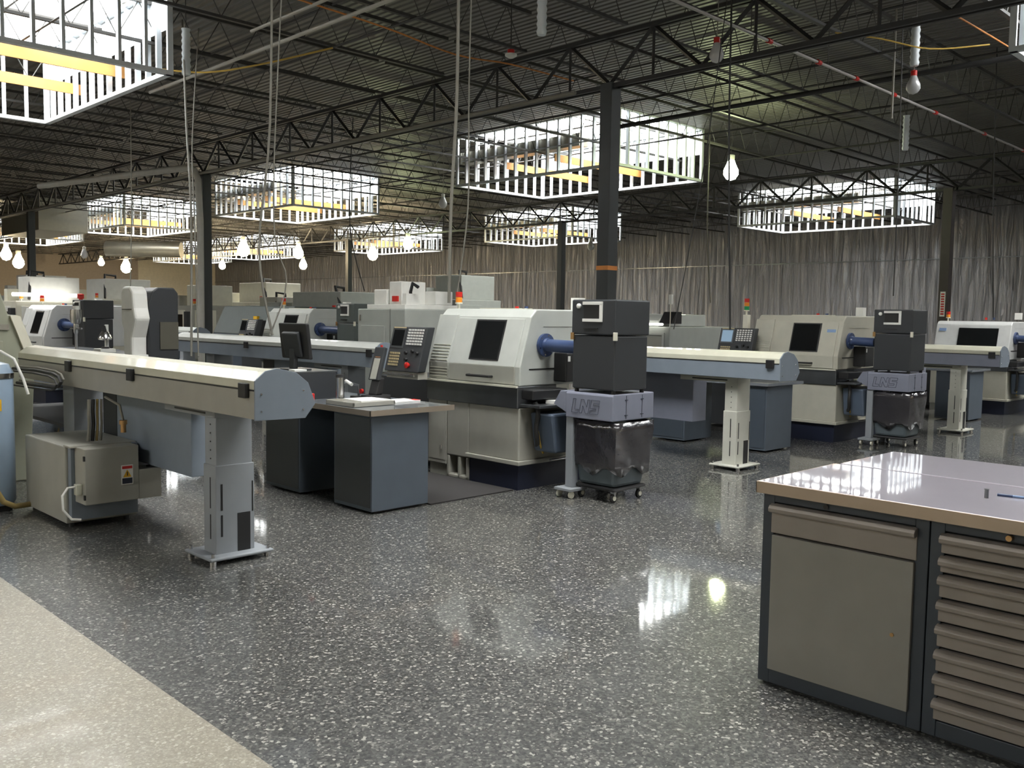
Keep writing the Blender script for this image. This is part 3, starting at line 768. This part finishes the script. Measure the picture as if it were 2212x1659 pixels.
tag(MB().box(4.86, 5.84, 5.86, 7.9, 0, .012).build('floor_mat', 'mat_rubber'), 'dark rubber floor mat between the desk and the pale grey lathe', 'floor mat')
# papers on the lathe tray
o = MB().prism([(0, 0), (.24, .03), (.22, .16), (-.02, .13)], 2, 0, .03).build('paper_stack', 'paper', None, loc=(6.1, 5.57, .802)); tag(o, 'white paper stack on the side tray of the pale grey lathe', 'paper')

# desks of the further cells (pedestals seen behind the feeders)
def cell_desk(loc, label):
    t = thing('workbench', label, 'workbench', (*loc, 0))
    MB().box(0, .86, 0, 2., .80, .835).build('benchtop', 'bench_top', t, .003)
    for y0, y1 in ((.04, .57), (1.2, 1.75)):
        p = MB().box(.045, .66, y0, y1, .02, .80).build('pedestal', 'bench_blue', t, .004)
        MB().box(.038, .045, y0+.02, y1-.02, .05, .77).build('side_panel', 'blue_grey_dark', p)
    return t
cell_desk((9.78, 5.55), 'blue-grey pedestal bench behind the second bar feeder post')
cell_desk((15.5, 5.2), 'blue-grey pedestal bench behind the third bar feeder post')
# keyboard-like black case on the second cell bench
o = thing('instrument_case', 'black open case on the bench behind the second bar feeder', 'case', (9.95, 6.75, .836))
MB().box(0, .3, 0, .42, 0, .03).build('base', 'black', o, .005)
MB().prism([(.3, .03), (.34, .28), (.36, .28), (.32, .03)], 1, 0, .42).build('lid', 'black', o, .004)

# ================================================================== LEFT GROUP: floor power unit, tank
t = thing('coolant_unit', 'beige-grey floor cabinet with warning sticker under the nearest bar feeder', 'cabinet', (2.33, 6.70, 0))
MB().box(0, .52, .26, 1.15, .03, .60).build('body', 'base_grey', t, .01)
b = MB().box(.045, .43, 0, .2, .20, .605).box(.43, .60, 0.0, .2, .20, .42).build('electrical_box', 'base_grey', t, .006)
MB().box(-.004, .44, .16, .28, .598, .612).build('lid_flange', 'base_grey', t, .002)
MB().box(.02, .50, .2, .27, .06, .595).build('bevel_panel', 'blue_grey', t)
for z in (.24, .52): MB().box(.035, .046, -.008, .01, z, z+.035).build('hinge', 'black', b)
lb = MB().box(.30, .385, -.003, 0, .32, .465).build('warning_label', 'paper', b)
MB().box(.306, .379, -.005, -.003, .437, .457).build('red_header', 'red', lb)
MB().prism([(.312, .375), (.373, .375), (.3425, .43)], 1, -.005, -.003).build('warning_triangle', 'yellow', lb)
MB().box(.306, .379, -.005, -.003, .327, .368).build('text_panel', 'navy', lb)
MB().box(.339, .346, -.006, -.005, .385, .415).build('symbol', 'black', lb)
c = MB().box(.0, .045, .05, .10, .27, .35).build('connector', 'stain_white', b, .006)
MB().tube([(.0, .075, .33), (-.05, .07, .33), (-.09, .06, .28), (-.09, .05, .18), (-.04, .03, .11), (.02, .02, .10)], .009).build('cable', 'white', c)
for x_, y_ in ((.05, .3), (.45, .3), (.05, 1.1), (.45, 1.1)): MB().lathe([(.02, 0), (.02, .03)], (x_, y_, 0), 10).build('foot', 'black', t)
for x_ in (.46, .54): MB().lathe([(.014, .42), (.014, .43)], (x_, .1), 8).build('plug', 'black', b)

t = thing('filter_tank', 'tall blue coolant tank with yellow label at the left edge', 'tank', (2.13, 7.95, 0))
MB().lathe([(.13, .05), (.15, .08), (.15, 1.10), (.12, 1.16), (.05, 1.18)], (0, 0, 0), 28).build('vessel', 'tank_blue', t)
MB().lathe([(.155, 1.05), (.155, 1.09)], (0, 0, 0), 28).build('clamp_ring', 'steel', t)
MB().lathe([(.03, 1.17), (.03, 1.22), (.02, 1.24)], (0, 0, 0), 12).build('fitting', 'steel', t)
MB().prism([(-.155, -.02), (-.156, .05), (-.13, .09), (-.128, .085), (-.15, .05)], 2, .8, .88)
ly = MB()
for i in range(6):
    a0 = R(195+i*14); a1 = R(195+(i+1)*14); r = .153
    ly.add([(r*math.cos(a0), r*math.sin(a0), .80), (r*math.cos(a1), r*math.sin(a1), .80), (r*math.cos(a1), r*math.sin(a1), .89), (r*math.cos(a0), r*math.sin(a0), .89)], [(0, 1, 2, 3)])
ly.build('label', 'yellow', t)
MB().box(-.1, .1, -.1, .1, 0, .05).build('stand', 'black', t, .01)
MB().tube([(-.06, -.14, .62), (-.06, -.19, .60), (-.065, -.21, .40), (-.06, -.22, .22), (0, -.22, .10), (.08, -.22, .055), (.22, -.18, .05)], .022, 12).build('drain_hose', 'hose_yellow', t)
MB().lathe([(.02, -.12), (.02, -.2)], (-.06, 0, .62), 10, 1).build('outlet_valve', 'brass', t)
MB().tube([(0, 0, 1.23), (.06, -.03, 1.26), (.14, -.08, 1.20), (.19, -.12, 1.05), (.22, -.14, .92)], .011, 8).build('white_line', 'white', t)
hs = thing('hose_bundle', 'bundle of black hoses looping below the nearest bar feeder at left', 'hoses', (2.5, 7.6, 0))
def loop(dx, dz, r, m):
    MB().tube([(dx, 1.2, 1.07+dz), (dx, .6, 1.085+dz), (dx, .2, 1.08+dz), (dx-.02, .0, 1.065+dz), (dx-.03, -.08, 1.03+dz), (dx-.02, -.0, .99+dz), (dx, .15, .97+dz), (dx, .5, .96+dz), (dx, 1.1, .95+dz)], r, 8).build('hose', m, hs)
loop(.03, 0, .013, 'rubber'); loop(.0, -.02, .008, 'rubber'); loop(.05, .02, .008, 'cable_grey')
for dx, r, m_, zb in ((0, .014, 'rubber', .62), (.03, .01, 'hose_yellow', .62), (.06, .01, 'cable_grey', .62), (-.03, .012, 'cable_grey', .62)):
    MB().tube([(.05+dx, -.60, .93), (.04+dx, -.62, .84), (.05+dx, -.60, .75), (.04+dx, -.6, zb)], r, 8).build('hose', m_, hs)
MB().lathe([(.02, .70), (.02, .76), (.028, .76), (.028, .79)], (.17, -.85), 12).build('valve', 'brass', hs)
MB().tube([(.17, -.85, .79), (.15, -.84, .9), (.08, -.75, .96)], .01).build('hose', 'cable_grey', hs)

# ================================================================== INSPECTION TABLE
t = thing('inspection_table', 'dark surface table carrying the microscope stand and comparator', 'table', (3.7, 11.0, 0))
MB().box(0, 1.3, 0, 3.2, .92, 1.04).build('table_top', 'steel_dark', t, .006)
for x_ in (.08, 1.14):
    for y_ in (.1, 3.02): MB().box(x_, x_+.08, y_, y_+.08, 0, .92).build('leg', 'charcoal', t)
MB().box(.1, 1.2, .2, 3., .2, .24).build('shelf', 'charcoal', t)
# comparator: white arched shell, dark round screen hood
t = thing('optical_comparator', 'white optical comparator with tall dark screen hood', 'comparator', (4.60, 10.75, .0), R(0))
sh = [(-.14, 1.06), (.10, 1.06), (.10, 1.36), (.16, 1.44), (.16, 1.80), (.10, 1.87), (-.10, 1.87), (-.17, 1.81), (-.20, 1.62), (-.25, 1.50), (-.16, 1.32), (-.14, 1.28)]
MB().prism(sh, 0, -.29, -.11).build('shell', 'white', t, .025)
hood = [(-.11, .98), (.25, .98), (.25, 1.80), (.20, 1.865), (.0, 1.865), (-.06, 1.82), (-.105, 1.68), (-.11, 1.5)]
MB().prism(hood, 1, -.19, .2).build('screen_hood', 'charcoal', t, .015)
MB().box(-.31, -.22, -.15, .08, 1.60, 1.607).build('vent_slot', 'black', t)
MB().box(.02, .24, -.205, -.19, 1.14, 1.46).build('side_cover', 'olive_dark', t)
MB().box(-.30, -.10, -.17, .10, 1.04, 1.08).build('foot', 'white', t, .01)
MB().box(-.24, .12, -.1, .2, .0, 1.04).build('pedestal', 'charcoal', t, .01)
MB().lathe([(.02, -.26), (.02, -.24)], (0, .05, 1.3), 12, 0).build('knob', 'black', t)
t = thing('microscope', 'small white and silver microscope stand on the dark table', 'microscope', (4.62, 12.25, 1.04))
MB().prism([(-.14, 0), (.14, 0), (.10, .05), (-.12, .05)], 0, -.1, .1).build('base', 'white', t, .008)
MB().box(.04, .08, .06, .10, .05, .36).build('post', 'white', t, .003)
MB().lathe([(.07, .16), (.085, .17), (.085, .19), (.06, .24), (.04, .27)], (0, -.02, 0), 18).build('head', 'steel', t)
MB().tube([(0, -.02, .26), (0, .03, .33)], .03, 12).build('eyepiece', 'black', t)
MB().lathe([(.05, .05), (.05, .07)], (0, -.03), 16).build('stage', 'black', t)
t = thing('boring_head', 'chrome boring head on a slim post standing before the far dark box', 'boring head', (4.48, 12.85, 1.04))
MB().lathe([(.02, 0), (.02, .22), (.035, .25), (.035, .36), (.06, .37), (.075, .45), (.07, .55), (.03, .56)], (0, 0, 0), 18).build('spindle', 'steel', t)
for a in (-1, 1): MB().tube([(0, a*.02, .3), (0, a*.2, .30)], .014).build('handle', 'steel', t)
for a in (-1, 1): MB().lathe([(.03, .55), (.03, .60)], (0, a*.04), 12).build('cap', 'white', t)

# ================================================================== FOREGROUND CABINETS
def storage(loc, label, drawers):
    t = thing('tool_cabinet', label, 'tool cabinet', (*loc, 0))
    W = .71; D = .68
    c = MB().box(.03, D, 0.002, W-.002, .012, .845)
    c.box(0, .03, 0.002, .055, .012, .845).box(0, .03, W-.055, W-.002, .012, .845).box(0, .03, .055, W-.055, .80+.012, .845).box(0, .03, .055, W-.055, .012, .075)
    c.build('carcass', 'cab_frame', t, .003)
    MB().box(.02, D-.03, .02, W-.02, 0, .012).build('plinth', 'black', t)
    for (z0, z1) in drawers:
        d = MB().box(-.006, .02, .045, W-.045, z0+.004, z1-.004).build('drawer', 'cab_drawer', t, .003)
        MB().prism([(-.006, z1-.002), (-.028, z1-.008), (-.038, z1-.020), (-.036, z1-.034), (-.026, z1-.040), (-.006, z1-.036)], 1, .045, W-.045).build('handle', 'cab_drawer', d, .002)
    return t
t = storage((3.56, 1.315), 'dark framed steel cabinet with one drawer over a plain grey door', [(.675, .81)])
d = MB().box(-.016, .02, .05, .655, .078, .672).build('door', 'cab_face', t, .003)
MB().lathe([(.008, -.016), (.008, -.02)], (0, .12, .37), 10, 0).build('lock', 'brass', d)
MB().lathe([(.011, .0), (.011, -.006)], (0, .42, .829), 12, 0).build('lock', 'black', t)
t = storage((3.56, .605), 'dark framed steel cabinet with a stack of eight shallow drawers', [(.725, .808), (.652, .722), (.556, .649), (.462, .553), (.364, .459), (.268, .361), (.172, .265), (.078, .169)])
MB().lathe([(.011, .0), (.011, -.02)], (0, .43, .829), 12, 0).build('lock', 'brass', t)
t = thing('worktop', 'shiny steel worktop over the two foreground cabinets', 'worktop', (3.53, -.4, .85))
MB().box(.004, .73, 0, 2.44, 0, .05).build('slab', 'bench_steel', t, .004)
MB().box(0, .006, 0, 2.446, -.002, .049).box(0, .73, 2.44, 2.446, -.002, .049).build('edge_band', 'bench_edge', t, .002)
# second bench behind, back to back
t = thing('tool_cabinet', 'steel-topped cabinet standing back to back behind the foreground cabinets', 'tool cabinet', (4.27, -.4, 0))
MB().box(.02, .60, .02, 2.38, .05, .85).build('carcass', 'cab_frame', t, .003)
MB().box(.05, .57, .05, 2.35, 0, .05).build('plinth', 'black', t)
MB().box(0.0, .62, 0, 2.42, .85, .902).build('benchtop', 'bench_steel', t, .004)
o = MB().lathe([(.008, 0), (.008, .032), (.009, .033), (.009, .036)], (0, 0, 0), 14).build('steel_pin', 'steel_dark', None, loc=(3.9, 1.23, .90)); tag(o, 'small upright steel pin standing on the shiny worktop', 'pin')
o = thing('pen', 'blue ballpoint pen lying on the shiny worktop', 'pen', (3.985, 1.2, .905), R(-80))
MB().tube([(0, 0, 0), (.15, 0, 0)], .005, 10).build('barrel', 'badge_blue', o)
MB().tube([(-.015, 0, 0), (.04, 0, 0)], .006, 10).build('cap', 'tube_blue', o)

# ================================================================== OVERHEAD SERVICES
t = thing('sprinkler_pipe', 'white sprinkler pipe with red couplings crossing the upper right', 'pipe', (0, 7.05, 5.6))
MB().tube([(8, 0, 0), (27.5, 0, 0)], .023, 10).build('pipe', 'pipe_white', t)
for x in (12.1, 13.6, 14.9, 16.4, 18.3, 21., 23.6): MB().tube([(x-.05, 0, 0), (x+.05, 0, 0)], .038, 10).build('coupling', 'red', t)
for x in (11.6, 13.9, 17., 20.): MB().tube([(x, 0, 0), (x, 0, 1.3)], .008, 6).build('hanger', 'joist_steel', t)
def smooth(pts):
    P_ = [Vector(p) for p in pts]; out = []
    for i in range(len(P_)-1):
        for k_ in range(5):
            q = k_/5; a = P_[max(i-1, 0)]; b = P_[i]; c = P_[i+1]; d_ = P_[min(i+2, len(P_)-1)]
            out.append(.5*((2*b)+(c-a)*q+(2*a-5*b+4*c-d_)*q*q+(3*b-a-3*c+d_)*q*q*q))
    return out+[P_[-1]]
def pipe(name, label, cat, pts, r, m, n=10):
    if name == 'cable_run': pts = smooth(pts)
    o = MB().tube(pts, r, n).build(name, m); return tag(o, label, cat)
pipe('conduit_pipe', 'fat pale pipe bending down the conduit column from an overhead run', 'pipe', [(9.86, 31.2, 5.43), (11.15, 24.6, 5.43), (11.28, 23.9, 5.42), (11.36, 23.65, 5.32), (11.40, 23.55, 5.1), (11.42, 23.49, 4.0), (11.42, 23.49, 0.0)], .09, 'pipe_light', 16)
pipe('conduit', 'thin grey conduit running away under the roof at upper left', 'conduit', [(8.0, 3.0, 5.98), (8.0, 18.6, 5.98)], .03, 'pipe_light')
pipe('conduit', 'short pale conduit above the thin grey one at upper left', 'conduit', [(7.4, 2.0, 6.02), (7.45, 13.5, 6.02)], .025, 'pipe_light')
pipe('conduit', 'long pale pipe beneath the girder from the left edge to the centre column', 'conduit', [(11.46, 10.2, 5.26), (11.46, 44., 5.26)], .035, 'cable_grey')
pipe('conduit', 'thin conduit along the right edge roof bay', 'conduit', [(16.97, 4.0, 6.05), (17.1, 14.0, 6.05)], .05, 'girder_steel')
pipe('cable_run', 'orange and brown cable sagging below the roof at top centre', 'cable', [(6.6, 11.7, 6.05), (8.7, 11.72, 6.0), (10.2, 11.75, 5.9), (11.5, 11.76, 6.0), (13.2, 11.8, 6.04)], .014, 'orange', 6)
pipe('cable_run', 'yellow cable draped below the roof at upper right', 'cable', [(13.6, 6.8, 6.0), (14.2, 6.35, 5.95), (15.0, 5.9, 5.88), (15.8, 5.3, 6.0)], .012, 'cable_yellow', 6)
pipe('cable_run', 'yellow cable beside the upper left skylight', 'cable', [(7.3, 16.8, 6.0), (7.8, 15.8, 5.85), (8.2, 14.6, 5.85), (8.9, 13.4, 6.05)], .016, 'cable_yellow', 6)
pipe('cable_run', 'brown cable running away to the right of the sprinkler pipe', 'cable', [(13.0, 5.2, 6.0), (16.0, 5.0, 5.9), (20., 5.1, 6.0), (24., 4.9, 5.95)], .012, 'orange', 6)
t = thing('smoke_detector', 'white ceiling detector with red base at top centre', 'detector', (10.96, 11.21, 5.9))
MB().lathe([(.05, 0), (.10, .03), (.10, .06), (.03, .07)], (0, 0, 0), 18).build('body', 'white', t)
MB().lathe([(.06, .07), (.06, .13)], (0, 0, 0), 14).build('base', 'red', t)
MB().tube([(0, 0, .13), (0, 0, .95)], .01, 6).build('stem', 'joist_steel', t)
# ductwork
pipe('duct', 'round galvanized duct hanging at far left below the roof', 'duct', [(19.9, 52.2, 4.95), (22.9, 49.4, 4.95)], .42, 'duct_steel', 24)
o = MB().box(0, 2.2, 0, 5.5, 0, 1.5).build('air_handler', 'panel_grey', None, .02, (14.3, 45.5, 5.2)); tag(o, 'boxy grey air handling unit hanging at far left', 'air handler')
dh = [ob for ob in COL.objects if ob.name == 'duct'][0]
for x_, y_ in ((20.8, 51.3), (22.2, 50.0)): MB().tube([(x_, y_, 5.3), (x_, y_, 6.96)], .02, 6).build('hanger', 'joist_steel', dh)
def rect_duct(a, b, z, label):
    o = MB().box(0, .12, 0, b[1]-a[1], 0, .32).build('duct', 'duct_steel', None, .01, (a[0], a[1], z)); tag(o, label, 'duct')
# bulbs
def bulb(x, y, z, lit, label, r=.085, top=6.96, socket='white', group=None):
    t = thing('work_bulb', label, 'bulb', (x, y, z), 0, group)
    n = 14
    MB().lathe([(.004, -r*1.15), (r*.6, -r*.95), (r, -r*.35), (r*.97, r*.25), (r*.62, r*1.0), (r*.42, r*1.5)], (0, 0, 0), n).build('globe', lit or 'bulb_off', t)
    MB().lathe([(r*.44, r*1.5), (r*.46, r*2.2), (r*.3, r*2.3)], (0, 0, 0), n).build('socket', 'red' if socket == 'red' else 'white', t)
    MB().tube([(0, 0, r*2.2), (.01, 0, (top-z)*.5), (0, 0, top-z)], .008, 6).build('cord', 'cable_grey', t)
bulb(20.65, 13.0, 5.35, 'bulb_green', 'glowing greenish bulb hanging alone at right of the taped column', .19)
bulb(11.41, 7.48, 5.35, None, 'large unlit bulb with red collar hanging at upper right of centre', .105, socket='red')
bulb(15.04, 6.16, 5.35, None, 'unlit bulb hanging by the sprinkler pipe at upper right', .11, socket='red')
bulb(16.85, 19.88, 4.7, None, 'unlit bulb beside the thick cable, left of the centre skylight', .12)
bulb(31.7, 27.1, 4.75, None, 'unlit bulb below the distant centre skylight', .16)
bulb(19.6, 54.7, 4.7, None, 'distant unlit bulb left of the small lit one', .2)
wl = [(16.78, 59.1, .30, 'lit warm bulb at the far left edge'), (20.2, 68.5, .36, 'lit warm bulb just left of the far left column'), (23.57, 62.8, .2, 'small lit bulb on a silver socket, far left'),
      (27.5, 68.5, .36, 'lit warm bulb at far left above the beige machine'), (30.2, 58.9, .22, 'small lit bulb right of the conduit column'), (23.1, 42.8, .30, 'big lit warm bulb right of the conduit column'),
      (26.1, 42.5, .26, 'lit bulb, upper of the close pair under the left skylight'), (32.9, 53.0, .25, 'lit bulb, lower of the close pair under the left skylight'), (29.0, 39.9, .27, 'lit warm bulb left of the thick hanging cable')]
for x, y, r, l in wl: bulb(x, y, 4.7, 'bulb_warm', l, r)
bulb(26.0, 33.1, 4.75, 'bulb_green', 'lit greenish bulb below the small skylight left of the thick cable', .22)
# metal flex tubes above the bulbs
for (x, y, z, l) in ((15.04, 6.16, 5.67, 'flexible metal tube above the unlit bulb by the sprinkler pipe'), (9.44, 9.05, 5.5, 'corrugated metal tube hanging at the very top centre'), (20.48, 8.5, 5.35, 'flexible metal tube hanging near the right column'), (7.03, 14.9, 5.5, 'fat corrugated metal tube beside the upper left skylight')):
    mb = MB(); pr = []
    for i in range(16): pr += [(.075 if i % 2 else .06, i*.05)]
    o = mb.lathe(pr, (0, 0, 0), 14).build('flexible_duct', 'galvanized', None, loc=(x, y, z)); tag(o, l, 'flexible duct')
    MB().tube([(0, 0, .74), (0, 0, 6.96-z)], .008, 6).build('hanger', 'joist_steel', o)
# drop cords
def cord(label, pts, r=.012, m='cable_grey'):
    out = smooth(pts)
    tag(MB().tube(out, r, 6).build('drop_cord', m), label, 'cord')
cord('pale power cord dropping past the upper left skylight towards the middle feeder', [(6.15, 10.6, 6.96), (6.13, 10.65, 4.), (6.05, 10.8, 2.4), (6.12, 10.6, 1.3)], .015)
cord('second thin cord twisting beside the pale one near the monitor', [(6.3, 10.5, 6.96), (6.2, 10.7, 3.), (6.3, 10.55, 2.), (6.08, 10.6, 1.3)], .009)
cord('thick grey cable dropping behind the pale grey lathe at centre', [(7.9, 9.05, 6.96), (7.9, 9.06, 4.5), (7.87, 9.12, 3.), (7.85, 9.12, 1.75)], .022)
cord('thin wire hanging just right of the thick grey cable', [(8.1, 9.0, 6.96), (8.05, 9.0, 4.5), (8.1, 9.05, 3.), (7.95, 9.1, 1.75)], .010)
cord('loose cord hanging in front of the comparator from the roof', [(7.3, 15.6, 6.6), (6.5, 13.8, 4.5), (5.8, 12.2, 3.), (5.45, 11.5, 1.0)], .016)
cord('second loose cord crossing near the comparator', [(7.4, 15.2, 6.4), (6.5, 13.6, 4.2), (5.9, 12.3, 2.8), (5.5, 11.4, 1.0)], .010)
cord('dark cord hanging below the greenish bulb to the ivory lathe panel', [(10.55, 6.72, 6.96), (10.55, 6.7, 4.5), (10.6, 6.68, 3.), (10.62, 6.62, 1.45)], .014, 'rubber')
cord('slanting dark cord left of the greenish bulb', [(10.6, 6.8, 5.9), (10.4, 6.9, 4.), (10.2, 7.0, 2.6), (9.95, 7.05, 1.45)], .007, 'rubber')
cord('thin dark cord dropping behind the second black box', [(14.6, 6.2, 6.96), (14.6, 6.15, 4.), (14.62, 6.15, 2.)], .010, 'rubber')
cord('thin dark cord right of the brown column', [(19.5, 6.4, 6.96), (19.6, 6.35, 4.), (19.8, 6.3, 1.7)], .012, 'rubber')
cord('thin cord dropping at far left before the beige wall', [(9.0, 22., 6.96), (8.9, 21.8, 4.), (8.8, 21.7, 2.0)], .012)
cord('thin cord left of the distant thin column', [(14.6, 21., 6.96), (14.5, 21., 4.), (14.7, 20.6, 2.2)], .014, 'rubber')
cord('vertical grey cable at upper right near the right roof bay', [(16.0, 6.9, 6.96), (16.0, 6.9, 5.1)], .02)
cord('thin vertical cord left of the lone greenish bulb', [(20.1, 13.3, 6.96), (20.1, 13.3, 4.), (20.2, 13.2, 2.)], .02)
